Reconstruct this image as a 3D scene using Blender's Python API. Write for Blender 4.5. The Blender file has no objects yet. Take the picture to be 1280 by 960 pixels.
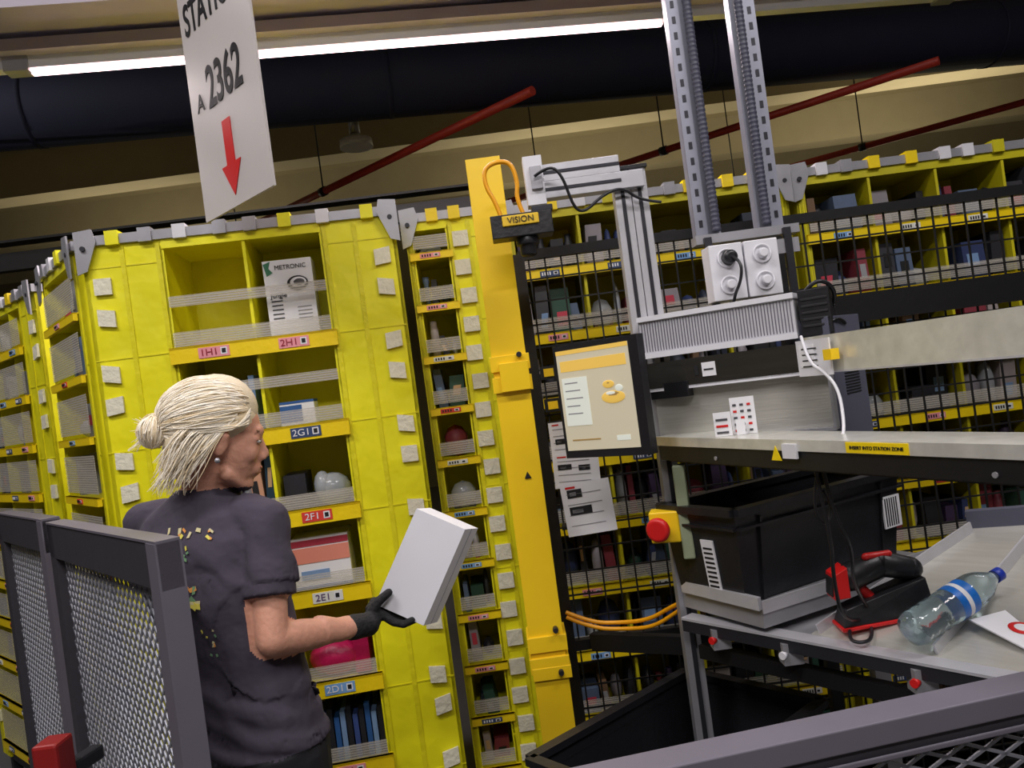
import bpy, bmesh, math, random
from mathutils import Vector, Matrix, noise
from mathutils.bvhtree import BVHTree
V=Vector
scene=bpy.context.scene
try:
    scene.view_settings.view_transform='Standard'
except Exception: pass

# ---------------------------------------------------------------- materials
def lin(c):
    return tuple(((x/255)/12.92 if x/255<=.04045 else ((x/255+.055)/1.055)**2.4) for x in c)+(1,)
MATS={}
def mat(name,rgb,rough=.6,metal=0,bump=0,scale=20,var=0,emis=0,alpha=None,trans=0,stretch=None,sss=0):
    if name in MATS: return MATS[name]
    m=bpy.data.materials.new(name); m.use_nodes=True
    nt=m.node_tree; N=nt.nodes; L=nt.links
    b=N['Principled BSDF']; col=lin(rgb)
    b.inputs['Base Color'].default_value=col
    b.inputs['Roughness'].default_value=rough
    b.inputs['Metallic'].default_value=metal
    if trans: b.inputs['Transmission Weight'].default_value=trans
    if sss:
        b.inputs['Subsurface Weight'].default_value=sss; b.inputs['Subsurface Scale'].default_value=.01
    if emis:
        b.inputs['Emission Color'].default_value=col
        b.inputs['Emission Strength'].default_value=emis
    if bump or var:
        tc=N.new('ShaderNodeTexCoord'); no=N.new('ShaderNodeTexNoise')
        mp=N.new('ShaderNodeMapping')
        if stretch: mp.inputs['Scale'].default_value=stretch
        L.new(tc.outputs['Object'],mp.inputs[0]); L.new(mp.outputs[0],no.inputs['Vector'])
        no.inputs['Scale'].default_value=scale; no.inputs['Detail'].default_value=3
        if var:
            mx=N.new('ShaderNodeMix'); mx.data_type='RGBA'
            L.new(no.outputs['Fac'],mx.inputs['Factor'])
            mx.inputs['A'].default_value=tuple(c*(1-var) for c in col[:3])+(1,)
            mx.inputs['B'].default_value=tuple(min(1,c*(1+var)) for c in col[:3])+(1,)
            L.new(mx.outputs['Result'],b.inputs['Base Color'])
        if bump:
            bp=N.new('ShaderNodeBump'); bp.inputs['Strength'].default_value=bump; bp.inputs['Distance'].default_value=.02
            L.new(no.outputs['Fac'],bp.inputs['Height']); L.new(bp.outputs[0],b.inputs['Normal'])
    if alpha is not None:
        b.inputs['Alpha'].default_value=alpha
    MATS[name]=m; return m

def net_mat():
    m=bpy.data.materials.new('bin_netting'); m.use_nodes=True; nt=m.node_tree; N=nt.nodes; L=nt.links
    b=N['Principled BSDF']; b.inputs['Base Color'].default_value=lin((210,204,192)); b.inputs['Roughness'].default_value=.5
    tc=N.new('ShaderNodeTexCoord'); s=N.new('ShaderNodeSeparateXYZ'); L.new(tc.outputs['Object'],s.inputs[0])
    mu=N.new('ShaderNodeMath'); mu.operation='MULTIPLY'; mu.inputs[1].default_value=130; L.new(s.outputs['Z'],mu.inputs[0])
    fr=N.new('ShaderNodeMath'); fr.operation='FRACT'; L.new(mu.outputs[0],fr.inputs[0])
    mr=N.new('ShaderNodeMapRange'); L.new(fr.outputs[0],mr.inputs[0])
    mr.inputs['From Min'].default_value=.3; mr.inputs['From Max'].default_value=.6
    mr.inputs['To Min'].default_value=.52; mr.inputs['To Max'].default_value=.28
    L.new(mr.outputs[0],b.inputs['Alpha']); return m

Y=mat('pod_fabric_yellow',(238,231,14),.5,0,.6,6,.16)
YFAR=mat('pod_fabric_yellow_shaded',(196,186,14),.55,0,.5,6,.25)  # darker copy of the fabric: shade on the right-hand pods put into its colour
YD=mat('pod_fabric_seam',(226,217,14),.5,0,.2,30,.08)
YS=mat('bin_lip_yellow',(246,214,8),.45,0,.1,30,.05)
COLY=mat('safety_yellow_paint',(250,208,30),.38,0,.03,12,.05)
PATCH=mat('velcro_patch',(226,222,200),.9,0,.3,60,.08)
GREY=mat('galvanised_steel',(164,164,170),.42,.45,.05,14,.15)
ALU=mat('aluminium_profile',(200,200,206),.32,.35,.03,30,.08)
BRUSH=mat('brushed_steel',(204,202,194),.24,.45,.08,8,.16,stretch=(1,1,30))
GALV=mat('galvanised_sheet',(216,216,208),.28,.4,.04,30,.22)
DGREY=mat('dark_steel',(52,52,58),.45,.5,.05,20,.1)
BLACK=mat('black_powdercoat',(18,18,20),.45,0,.05,30,.1)
BPL=mat('black_plastic',(26,26,30),.4,0,.08,40,.15)
WHITE=mat('white_plastic',(222,222,228),.35,0,.02,20,.03)
PAPER=mat('white_paper',(230,230,234),.7,0,.02,20,.02)
LILAC=mat('rail_grey_paint',(112,108,120),.45,.2,.04,10,.08)
TRAYL=mat('light_tray_paint',(168,158,172),.5,0,.02,10,.05)
FENCE=mat('fence_grey_paint',(64,62,70),.5,.2,.05,14,.12)
MESHM=mat('expanded_metal',(150,152,162),.4,.4,0)
RED=mat('red_plastic',(205,28,28),.4,0,.03,20,.05)
REDP=mat('red_pipe_paint',(178,50,34),.5,0,.03,20,.1)
ORANGE=mat('orange_cable',(240,165,10),.4)
NAVY=mat('duct_navy',(26,29,54),.8,.0,.1,6,.15)
BEIGE=mat('ceiling_beige',(128,118,92),.9,0,.1,5,.12)
BEIGE2=mat('beam_beige',(150,140,116),.85,0,.1,5,.1)
NET=net_mat()
PALC=[(205,205,208),(170,128,84),(60,80,140),(190,60,80),(60,120,90),(35,35,42),(225,225,225),(120,150,190),(200,150,120),(90,60,110),(70,70,75),(150,30,50),(196,160,120),(44,90,150),(150,150,155),(215,190,60),(30,60,80),(180,110,60)]
PAL=[mat('item_%d'%i,c,.5,0,.05,25,.1) for i,c in enumerate(PALC)]
DIM=[mat('goods_%d'%i,c,.55,0,.05,25,.1) for i,c in enumerate([(140,134,140),(110,84,60),(44,56,96),(130,50,62),(40,76,62),(26,26,32),(32,32,40),(84,100,126),(60,44,74),(52,52,58),(38,44,60),(160,150,150),(30,30,34)])]  # darkened goods palette, carries the shade of the rear bins in its colours
CLEAR=mat('clear_plastic_bag',(200,205,210),.15,alpha=.5)
COOL=[PAL[0],PAL[6],PAL[7],PAL[14],PAL[14],PAL[10],PAL[2],PAL[3]]
TAGP=mat('tag_pink',(232,150,160),.6); TAGB=mat('tag_blue',(120,165,215),.6); TAGW=mat('tag_white',(225,225,215),.6)
TAGD=mat('tag_navy',(50,70,110),.6); TAGR=mat('tag_red',(215,60,50),.6)
INK=mat('black_ink',(20,20,24),.6)

# ---------------------------------------------------------------- builder
class B:
    def __init__(s,name,M=None,parent=None):
        s.n=name; s.vs=[]; s.fs=[]; s.fm=[]; s.sm=[]; s.mats=[]; s.M=M or Matrix.Identity(4); s.parent=parent
    def mi(s,m):
        if m not in s.mats: s.mats.append(m)
        return s.mats.index(m)
    def v(s,p):
        s.vs.append(tuple(s.M@V(p))); return len(s.vs)-1
    def f(s,idx,k,sm=False):
        s.fs.append(tuple(idx)); s.fm.append(k); s.sm.append(sm)
    def hexa(s,p,m,smooth=False):
        vs=[s.v(q) for q in p]; k=s.mi(m)
        for f in ((0,3,2,1),(4,5,6,7),(0,1,5,4),(1,2,6,5),(2,3,7,6),(3,0,4,7)):
            s.f([vs[i] for i in f],k)
    def box(s,x0,x1,y0,y1,z0,z1,m):
        s.hexa([(x0,y0,z0),(x1,y0,z0),(x1,y1,z0),(x0,y1,z0),(x0,y0,z1),(x1,y0,z1),(x1,y1,z1),(x0,y1,z1)],m)
    def beam(s,p0,p1,w,h,m,up=(0,0,1)):
        p0=V(p0);p1=V(p1);d=(p1-p0).normalized(); up=V(up)
        sd=d.cross(up)
        if sd.length<1e-4: sd=d.cross(V((0,1,0)))
        sd.normalize(); u=sd.cross(d).normalized(); sd=sd*w/2;u=u*h/2
        s.hexa([p0-sd-u,p0+sd-u,p1+sd-u,p1-sd-u,p0-sd+u,p0+sd+u,p1+sd+u,p1-sd+u],m)
    def plate(s,pts,t,m):
        pts=[V(p) for p in pts]; n=(pts[1]-pts[0]).cross(pts[2]-pts[0]).normalized()*t
        a=[s.v(p) for p in pts]; b=[s.v(p+n) for p in pts]; k=s.mi(m); c=len(a)
        s.f(a[::-1],k); s.f(b,k)
        for i in range(c): s.f([a[i],a[(i+1)%c],b[(i+1)%c],b[i]],k)
    def lathe(s,p0,ax,prof,m,seg=20,cap=True):
        p0=V(p0);ax=V(ax).normalized(); t=V((0,0,1)) if abs(ax.z)<.9 else V((1,0,0))
        u=ax.cross(t).normalized(); w=ax.cross(u); k=s.mi(m); rings=[]
        for (h,r) in prof:
            rings.append([s.v(p0+ax*h+(u*math.cos(2*math.pi*i/seg)+w*math.sin(2*math.pi*i/seg))*max(r,1e-4)) for i in range(seg)])
        for a,b in zip(rings,rings[1:]):
            for i in range(seg): s.f([a[i],a[(i+1)%seg],b[(i+1)%seg],b[i]],k,True)
        if cap: s.f(rings[0][::-1],k); s.f(rings[-1],k)
    def cyl(s,p0,p1,r,m,seg=16,r2=None):
        d=V(p1)-V(p0); s.lathe(p0,d,[(0,r),(d.length,r if r2 is None else r2)],m,seg)
    def ell(s,c,rad,m,X=(1,0,0),Yv=(0,1,0),Z=(0,0,1),n=20):
        c=V(c);X=V(X);Yv=V(Yv);Z=V(Z);k=s.mi(m); rows=[]
        for i in range(1,n//2):
            th=math.pi*i/(n//2)
            rows.append([s.v(c+X*rad[0]*math.sin(th)*math.cos(2*math.pi*j/n)+Yv*rad[1]*math.sin(th)*math.sin(2*math.pi*j/n)+Z*rad[2]*math.cos(th)) for j in range(n)])
        t=s.v(c+Z*rad[2]); b=s.v(c-Z*rad[2])
        for j in range(n):
            s.f([t,rows[0][j],rows[0][(j+1)%n]],k,True); s.f([b,rows[-1][(j+1)%n],rows[-1][j]],k,True)
        for a,c2 in zip(rows,rows[1:]):
            for j in range(n): s.f([a[j],c2[j],c2[(j+1)%n],a[(j+1)%n]],k,True)
    def limb(s,p0,p1,r0,r1,m,n=16):
        s.cyl(p0,p1,r0,m,n,r1); s.ell(p0,(r0,)*3,m,n=n); s.ell(p1,(r1,)*3,m,n=n)
    def loft(s,rings,m,X,Yv):
        k=s.mi(m); n=28; rs=[]; X=V(X);Yv=V(Yv)
        for (c,a,b) in rings:
            c=V(c); rs.append([s.v(c+X*a*math.copysign(abs(math.cos(t))**.85,math.cos(t))+Yv*b*math.copysign(abs(math.sin(t))**.85,math.sin(t))) for t in [2*math.pi*i/n for i in range(n)]])
        for a,b in zip(rs,rs[1:]):
            for i in range(n): s.f([a[i],a[(i+1)%n],b[(i+1)%n],b[i]],k)
        s.f(rs[0][::-1],k); s.f(rs[-1],k)
    def lattice(s,O,X,Z,w,h,cw,ch,bw,m,th=.003):
        O=V(O);X=V(X).normalized();Z=V(Z).normalized();sl=ch/cw
        for sg in (1,-1):
            c=-w*sl if sg==1 else 0
            end=h if sg==1 else h+w*sl
            while c<end:
                pts=[]
                for x in (0,w):
                    z=sg*sl*x+c
                    if 0<=z<=h: pts.append((x,z))
                for z in (0,h):
                    x=(z-c)/(sg*sl)
                    if 0<x<w: pts.append((x,z))
                if len(pts)>=2:
                    a,b=pts[0],pts[1]
                    s.beam(O+X*a[0]+Z*a[1],O+X*b[0]+Z*b[1],th,bw,m,up=Z)
                c+=ch
    def done(s,bevel=0):
        me=bpy.data.meshes.new(s.n); me.from_pydata(s.vs,[],s.fs)
        for m in s.mats: me.materials.append(m)
        me.polygons.foreach_set('material_index',s.fm); me.polygons.foreach_set('use_smooth',s.sm); me.update()
        if len(s.fs)<6000:
            bm=bmesh.new(); bm.from_mesh(me); bmesh.ops.recalc_face_normals(bm,faces=bm.faces); bm.to_mesh(me); bm.free()
        o=bpy.data.objects.new(s.n,me); scene.collection.objects.link(o)
        if bevel:
            md=o.modifiers.new('bevel','BEVEL'); md.width=bevel; md.segments=2; md.limit_method='ANGLE'; md.angle_limit=.6
        if s.parent: o.parent=s.parent
        return o

def frame(o,xd):
    x=V(xd).normalized(); z=V((0,0,1)); y=z.cross(x).normalized(); x=y.cross(z)
    M=Matrix((( x.x,y.x,0,o[0]),(x.y,y.y,0,o[1]),(x.z,y.z,1,o[2]),(0,0,0,1))); return M
RX=Matrix.Rotation(math.pi/2,4,'X')
def text(s,size,M,m,parent,name='lettering',align='CENTER',sx=1,bold=0):
    c=bpy.data.curves.new(name,'FONT'); c.body=s; c.size=size; c.align_x=align; c.align_y='CENTER'; c.extrude=.0006; c.offset=bold
    c.materials.append(m); o=bpy.data.objects.new(name,c); scene.collection.objects.link(o)
    o.matrix_world=M@RX@Matrix.Diagonal((sx,1,1,1)); o.parent=parent; return o
def tube(name,pts,r,m,parent=None,smooth=True):
    c=bpy.data.curves.new(name,'CURVE'); c.dimensions='3D'; c.bevel_depth=r; c.bevel_resolution=3; c.resolution_u=8
    sp=c.splines.new('NURBS' if smooth else 'POLY'); sp.points.add(len(pts)-1)
    for i,p in enumerate(pts): sp.points[i].co=(p[0],p[1],p[2],1)
    if smooth: sp.use_endpoint_u=True; sp.order_u=3
    c.materials.append(m); o=bpy.data.objects.new(name,c); scene.collection.objects.link(o)
    if parent: o.parent=parent
    return o
def T(x,y,z): return Matrix.Translation((x,y,z))

# ---------------------------------------------------------------- worker (built first)
SKIN=mat('skin',(208,152,128),.55,0,.12,90,.10,sss=.12); SHIRT=mat('tshirt_charcoal',(66,60,74),.9,0,.6,11,.14); PANTS=mat('trousers_black',(24,24,30),.8,0,.3,12,.1)
SHOE=mat('shoe_black',(22,22,24),.5); GLOVE=mat('work_glove',(24,24,27),.8,0,.3,80,.15); HAIR=mat('platinum_hair',(232,216,184),.5,0,.3,60,.12,stretch=(3,3,12))
rb=V((.918,-.397,0)).normalized(); fb=V((.397,.918,0)).normalized()
worker=bpy.data.objects.new('warehouse_worker',None); scene.collection.objects.link(worker)
h=V((.90,.36,-.24)).normalized(); sR=h.cross(V((0,0,1))).normalized(); uu=sR.cross(h).normalized()
HC=V((-.664,1.80,1.563))
def hp(f,s,u): return HC+h*f+sR*s+uu*u
b=B('body',parent=worker)
b.loft([((-.675,1.80,.78),.165,.12),((-.675,1.80,.88),.168,.125),((-.68,1.80,.96),.158,.116),((-.69,1.805,1.06),.150,.106),((-.71,1.81,1.17),.162,.110),((-.73,1.815,1.27),.176,.114),((-.74,1.82,1.35),.178,.103),((-.742,1.822,1.40),.145,.080),((-.735,1.822,1.44),.085,.062),((-.728,1.82,1.462),.055,.055)],SHIRT,rb,fb)
RS=V((-.575,1.755,1.37)); RE=V((-.572,1.685,1.132)); RW=V((-.425,1.90,1.078))
LS=V((-.905,1.90,1.385)); LE=V((-.95,2.03,1.16)); LW=V((-.93,2.27,1.13))
b.limb(V((-.62,1.78,1.378)),RS,.060,.053,SHIRT); b.cyl(RS,RS.lerp(RE,.64),.053,SHIRT,20,.056)
b.limb(V((-.85,1.88,1.385)),LS,.058,.053,SHIRT); b.cyl(LS,LS.lerp(LE,.64),.053,SHIRT,20,.056)
b.limb(RS,RE,.041,.034,SKIN); b.limb(RE,RE.lerp(RW,.30),.034,.036,SKIN); b.limb(RE.lerp(RW,.30),RW,.036,.023,SKIN)
b.limb(LS,LE,.041,.034,SKIN); b.limb(LE,LE.lerp(LW,.35),.034,.036,SKIN); b.limb(LE.lerp(LW,.35),LW,.036,.024,SKIN)
b.limb(V((-.728,1.82,1.43)),hp(-.03,0,-.05),.051,.048,SKIN)
def he(f,s,u,rf,rs,ru): b.ell(hp(f,s,u),(rf,rs,ru),SKIN,h,sR,uu,24)
he(-.015,0,.03,.095,.074,.085); he(.030,0,-.012,.058,.059,.092); he(.030,0,-.062,.048,.047,.042); he(.064,0,-.094,.017,.019,.017)
b.limb(hp(.02,.042,-.075),hp(.055,.015,-.096),.016,.014,SKIN); b.limb(hp(.02,-.042,-.075),hp(.055,-.015,-.096),.016,.014,SKIN)
he(.070,0,.026,.019,.042,.018); he(.056,.033,-.024,.024,.022,.026); he(.056,-.033,-.024,.024,.022,.026)
b.limb(hp(.082,0,.010),hp(.098,0,-.024),.0065,.0095,SKIN); he(.092,.008,-.031,.010,.008,.008); he(.092,-.008,-.031,.010,.008,.008)
he(.078,0,-.058,.014,.025,.020); he(.0865,0,-.0545,.008,.018,.0055); he(.085,0,-.0655,.008,.016,.006)
for sg in (1,-1):
    he(-.005,sg*.073,-.008,.018,.008,.030); he(.0,sg*.079,.008,.015,.006,.013); he(.0655,sg*.031,.008,.015,.017,.010)
for sg in (1,-1):
    hip=V((-.675,1.80,.86))+rb*.085*sg; kn=V((-.67,1.83,.48))+rb*.095*sg; an=V((-.675,1.80,.09))+rb*.10*sg
    b.limb(hip,kn,.088,.062,PANTS); b.limb(kn,kn.lerp(an,.35),.06,.062,PANTS); b.limb(kn.lerp(an,.35),an,.06,.048,PANTS)
    b.limb(an+V((0,0,-.045)),an+fb*.14+V((0,0,-.05)),.045,.038,SHOE)
o=b.done()
def bake(o,vox,it):
    md=o.modifiers.new('r','REMESH'); md.mode='VOXEL'; md.voxel_size=vox
    md=o.modifiers.new('s','SMOOTH'); md.factor=.5; md.iterations=it
    dg=bpy.context.evaluated_depsgraph_get(); me=bpy.data.meshes.new_from_object(o.evaluated_get(dg))
    o.modifiers.clear(); o.data=me; me.materials.clear(); return me
me=bake(o,.005,3)
for m in (SHIRT,SKIN,PANTS,SHOE): me.materials.append(m)
def seg(p,a,c):
    d=c-a; t=(p-a).dot(d)/d.dot(d); tt=max(0,min(1,t)); return (p-(a+d*tt)).length,t
colN=(uu*.5+V((0,0,1))*.8).normalized()
for f in me.polygons:
    p=f.center; k=0
    if p.z<.885: k=2
    if p.z<.085: k=3
    if p.z>1.0:
        for S,E,W in ((RS,RE,RW),(LS,LE,LW)):
            d,t=seg(p,S,E)
            if t>.645 and d<.052: k=1
            d,t=seg(p,E,W)
            if d<.048 and t>0.02: k=1
            if (p-E).length<.043: k=1
    if (p-V((-.722,1.82,1.458))).dot(colN)>0.0 and (p-V((-.70,1.82,1.56))).length<.21: k=1
    f.material_index=k; f.use_smooth=True
for v in me.vertices:
    p=v.co
    if .885<p.z<1.40 and (p-RE).length>.13:
        w=min(1,(1.40-p.z)/.1)
        fold=noise.noise(V((p.x*9,p.y*9,p.z*16)))*.012+noise.noise(V((p.x*22+p.z*18,p.y*22,p.z*9)))*.007
        if p.z<1.10: fold+=.005*math.sin(p.z*110+p.x*40)*(1-(p.z-.885)/.215)
        v.co=p+v.normal*fold*w
bv=BVHTree.FromPolygons([v.co.copy() for v in me.vertices],[tuple(f.vertices) for f in me.polygons])
b=B('shirt_print',parent=worker)
PC=[mat('print_yellow',(220,208,90),.7),mat('print_orange',(216,146,70),.7),mat('print_green',(110,150,110),.7),mat('print_cream',(205,195,150),.7)]
rp=random.Random(4)
for i in range(64):
    if i<30: px,pz=rp.uniform(-.02,.10),rp.uniform(1.315,1.385); s0=.95
    elif i<50: px,pz=rp.uniform(.0,.06),rp.uniform(1.22,1.265); s0=1.6
    else: px,pz=rp.uniform(.0,.09),rp.uniform(1.10,1.19); s0=.6
    org=V((-.73,1.82,pz))+rb*px-fb*.6
    hit=bv.ray_cast(org,fb)
    if hit[0] is not None:
        nrm=hit[1]
        if nrm.dot(fb)>0: nrm=-nrm
        a=rp.uniform(0,3); t1=nrm.cross(V((0,0,1))).normalized(); e1=t1*math.cos(a)+nrm.cross(t1)*math.sin(a); e2=nrm.cross(e1)
        s1=rp.uniform(.003,.008)*s0; s2=rp.uniform(.002,.0045)*s0; c=hit[0]+nrm*.0025
        b.plate([c-e1*s1-e2*s2,c+e1*s1-e2*s2,c+e1*s1*.7+e2*s2,c-e1*s1+e2*s2],.0008,PC[i%4])
b.done()
b=B('face_features',parent=worker)
EW=mat('eye_white',(205,198,190),.25); EI=mat('iris',(60,75,85),.2); LIPM=mat('lips',(186,112,100),.45); BROW=mat('brow',(150,116,84),.8)
for sg in (1,-1):
    b.ell(hp(.0745,sg*.031,.003),(.0085,.011,.0045),EW,h,sR,uu,16); b.ell(hp(.081,sg*.031,.003),(.003,.004,.0040),EI,h,sR,uu,12)
    b.limb(hp(.0825,sg*.020,.0065),hp(.074,sg*.044,.006),.0016,.0014,BROW,8); b.limb(hp(.086,sg*.014,.025),hp(.070,sg*.048,.027),.0025,.0016,BROW,8)
b.ell(hp(.0885,0,-.0545),(.0065,.0165,.004),LIPM,h,sR,uu,14); b.ell(hp(.087,0,-.0645),(.0065,.014,.0045),LIPM,h,sR,uu,14)
b.lathe(hp(-.006,.081,-.045),sR,[(0,.001),(.002,.006),(.004,.006),(.006,.001)],GREY,10)
b.done()
b=B('hair',parent=worker)
CC=(-.030,0,.043); CR=(.103,.086,.084)
def hell(f,s,u,rf,rs,ru): b.ell(hp(f,s,u),(rf,rs,ru),HAIR,h,sR,uu,28)
hell(*CC,*CR); hell(-.070,0,-.01,.052,.07,.065); hell(-.016,0,.066,.087,.069,.080); hell(-.075,0,-.05,.032,.05,.048)
BUN=(-.142,0.005,.004)
hell(BUN[0],BUN[1],BUN[2],.030,.030,.030); hell(-.118,0,.004,.024,.024,.024)
b.done()
rh=random.Random(2)
HC3=[mat('hair_strand_a',(252,244,228),.45),mat('hair_strand_b',(244,230,202),.45),mat('hair_strand_c',(222,202,166),.5)]
crv=[]
for i in range(3):
    c=bpy.data.curves.new('hair_strands','CURVE'); c.dimensions='3D'; c.bevel_depth=.0013; c.bevel_resolution=1; c.resolution_u=3; c.materials.append(HC3[i]); crv.append(c)
def strand(pts,r=1):
    c=crv[rh.choice([0,0,0,0,1,1,2])]
    sp=c.splines.new('NURBS'); sp.points.add(len(pts)-1); sp.order_u=3; sp.use_endpoint_u=True
    for i,p in enumerate(pts): sp.points[i].co=(*p,1); sp.points[i].radius=r if i<len(pts)-1 else .3
for i in range(900):
    ph=rh.uniform(-1.8,1.8); d0=V((rh.uniform(.25,.92),math.sin(ph)*.95,math.cos(ph)*.8+.05)).normalized()
    if abs(ph)>1.2: d0.x=min(d0.x,.45)
    d1=V((-1,rh.uniform(-.18,.18),rh.uniform(-.50,-.20))).normalized(); k=rh.uniform(1.0,1.05); pts=[]
    lift=rh.uniform(0,.09); sw=rh.uniform(-.10,.10); ph2=rh.uniform(0,6)
    for t in range(8):
        q=t/7; d=d0.lerp(d1,q); d.y+=sw*math.sin(q*3.14)+.02*math.sin(q*9+ph2); d.normalize()
        kk=k+lift*math.sin(q*3.14)+(.10*math.cos(ph)**2 if abs(ph)<1.5 else 0)*math.sin(min(1,q*1.3)*3.14)*.9
        pts.append(hp(CC[0]+CR[0]*d.x*kk,CC[1]+CR[1]*d.y*kk,CC[2]+CR[2]*d.z*kk))
    pts.append(hp(BUN[0]+.012,rh.uniform(-.012,.012),BUN[2]+rh.uniform(-.012,.012))); strand(pts,rh.uniform(.7,1.3))
for i in range(170):
    a0=rh.uniform(0,6.28); tilt=rh.uniform(-1.2,1.2); r=rh.uniform(.025,.038); pts=[]
    for t in range(9):
        a=a0+t*.62; y=math.cos(a)*r; z=math.sin(a)*r*rh.uniform(.85,1.1); pts.append(hp(BUN[0]+math.sin(tilt)*y+rh.uniform(-.003,.003),BUN[1]+y*math.cos(tilt),BUN[2]+z))
    strand(pts,1.1)
for i in range(30):
    a=rh.uniform(0,6.28); strand([hp(*BUN),hp(BUN[0]-.02,math.cos(a)*.02,BUN[2]+math.sin(a)*.02),hp(BUN[0]-.035+rh.uniform(-.01,.01),math.cos(a)*.034,BUN[2]+math.sin(a)*.038-.01)],.8)
for i in range(330):   # loose lengths falling from the ear to the nape
    q=rh.random(); s0=.082-.10*q*rh.random(); f0=.0-.095*q; u0=.03-.02*q
    ln=rh.uniform(.035,.12); bk=rh.uniform(.03,.07)*(1-q*.6)
    strand([hp(f0+.02,s0,u0+.02),hp(f0-.01,s0*1.06+.002,u0-ln*.25),hp(f0-bk*.6,s0*1.03,u0-ln*.6),hp(f0-bk,s0*.92,u0-ln*.95),hp(f0-bk*1.1+rh.uniform(-.022,.014),s0*.85,u0-ln-.028)],rh.uniform(.6,1.2))
for i in range(60):
    strand([hp(.05,.064+rh.uniform(0,.01),.045+rh.uniform(-.01,.03)),hp(.03,.076+rh.uniform(0,.01),.03),hp(.0,.084+rh.uniform(0,.006),.022+rh.uniform(-.006,.012)),hp(-.05,.088,.01)])
for c in crv:
    ho=bpy.data.objects.new('hair_strands',c); scene.collection.objects.link(ho); ho.parent=worker
# gloves
BX0=V((-.402,1.95,1.112)); BXw=V((.112,-.012,-.064)); BXl=V((.131,.0,.218)); BXd=V((.028,.05,-.01))
def glove(name,chains,palm):
    b=B(name,parent=worker)
    for pts in palm: b.limb(pts[0],pts[1],pts[2],pts[3],GLOVE,14)
    for ch in chains:
        for (p,r),(q,s) in zip(ch,ch[1:]): b.limb(p,q,r,s,GLOVE,12)
    o=b.done(); me=bake(o,.0028,3); me.materials.append(GLOVE)
    for f in me.polygons: f.use_smooth=True
w=BXw.normalized(); ln=BXl.normalized()
base=BX0+w*.035-ln*.014
ch=[]
for i,(yo,L) in enumerate(((-.004,.072),(.018,.080),(.040,.074),(.060,.060))):
    k0=base+V((0,yo,0))-w*.012; a=k0+w*L*.5-ln*.006; c2=k0+w*L*.85-ln*.001; e=k0+w*(L*1.05)+ln*.016
    ch.append([(k0-w*.03,.012),(k0,.0115),(a,.0105),(c2,.0095),(e,.0085)])
ch.append([(RW+V((.02,-.005,.0)),.015),(BX0+V((-.012,-.030,-.018)),.0135),(BX0+V((.012,-.022,.010)),.012),(BX0+V((.040,-.017,.028)),.010)])
palm=[(RW-(RW-RE).normalized()*.035,RW+V((.01,.005,.0)),.030,.028)]
for yo in (.0,.02,.04,.055): palm.append((RW+V((.015,yo*.5,.0)),base+V((0,yo,0))-w*.03,.022,.0145))
glove('right_glove',ch,palm)
ld=(LW-LE).normalized(); sd2=ld.cross(V((0,0,1))).normalized(); ch=[]
for i in range(4):
    k0=LW+ld*.085+sd2*(.03-.02*i); L=(.07,.078,.072,.058)[i]; ch.append([(k0-ld*.03,.010),(k0,.0105),(k0+ld*L*.45-V((0,0,.008)),.0095),(k0+ld*L*.8-V((0,0,.028)),.0085),(k0+ld*L*.85-V((0,0,.05)),.0075)])
ch.append([(LW+ld*.02+sd2*.02,.014),(LW+ld*.05+sd2*.045-V((0,0,.01)),.012),(LW+ld*.085+sd2*.05-V((0,0,.025)),.009)])
palm=[(LW-ld*.03,LW,.030,.026)]+[(LW+ld*.01,LW+ld*.07+sd2*(.025-.018*i),.02,.014) for i in range(4)]
glove('left_glove',ch,palm)
b=B('white_carton'); CART=mat('carton_white',(232,233,240),.35,0,.02,10,.03)
b.hexa([BX0,BX0+BXw,BX0+BXw+BXd,BX0+BXd,BX0+BXl,BX0+BXw+BXl,BX0+BXw+BXd+BXl,BX0+BXd+BXl],CART)
q0=BX0+BXw*1.002; b.plate([q0+BXd*.48,q0+BXd*.52,q0+BXd*.52+BXl,q0+BXd*.48+BXl],.0006,PAL[14])
b.done(bevel=.0015)

# ---------------------------------------------------------------- room
b=B('floor'); b.box(-9,9,-4,14,-.1,0,mat('concrete_floor',(92,92,94),.5,0,.1,3,.15)); b.done()
b=B('ceiling'); b.box(-9,9,-4,14,4.8,4.9,BEIGE); b.done()
b=B('wall_back'); b.box(-9,9,14,14.1,0,4.8,mat('wall_tan',(128,120,84),.9,0,.1,4,.1)); b.done()
b=B('wall_left'); b.box(-9.1,-9,-4,14,0,4.8,BEIGE); b.done()
b=B('wall_right'); b.box(9,9.1,-4,14,0,4.8,BEIGE); b.done()
b=B('wall_front'); b.box(-9,9,-4.1,-4,0,4.8,BEIGE); b.done()
for i,y in enumerate((6.8,8.6,10.8,13)):
    b=B('ceiling_beam'); b.box(-8.99,8.99,y,y+.35,4.3,4.8,BEIGE2); b.done()
b=B('ventilation_duct'); b.lathe((-4.9,4.45,3.6),(12.1,1.68,0),[(0,.225),(12.2,.225)],NAVY,28)
for i in range(6): b.lathe(V((-4.9,4.45,3.6))+V((12.1,1.68,0)).normalized()*(i*2.1+.2),(12.1,1.68,0),[(0,.2285),(.03,.2285)],NAVY,28)
b.done()
for p0,p1 in (((-2.6,7.6,3.3),(.35,4.72,3.3)),((.2,7.5,3.3),(3.0,5.15,3.3)),((2.2,8.2,3.3),(4.9,6.0,3.3))):
    b=B('sprinkler_pipe'); b.cyl(p0,p1,.028,REDP)
    d=V(p1)-V(p0)
    for k in (.1,.45): 
        q=V(p0)+d*k; b.cyl(q,q+V((0,0,1.5)),.006,DGREY,8); b.cyl(q-d.normalized()*.03,q+d.normalized()*.03,.036,DGREY)
    b.done()
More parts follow.
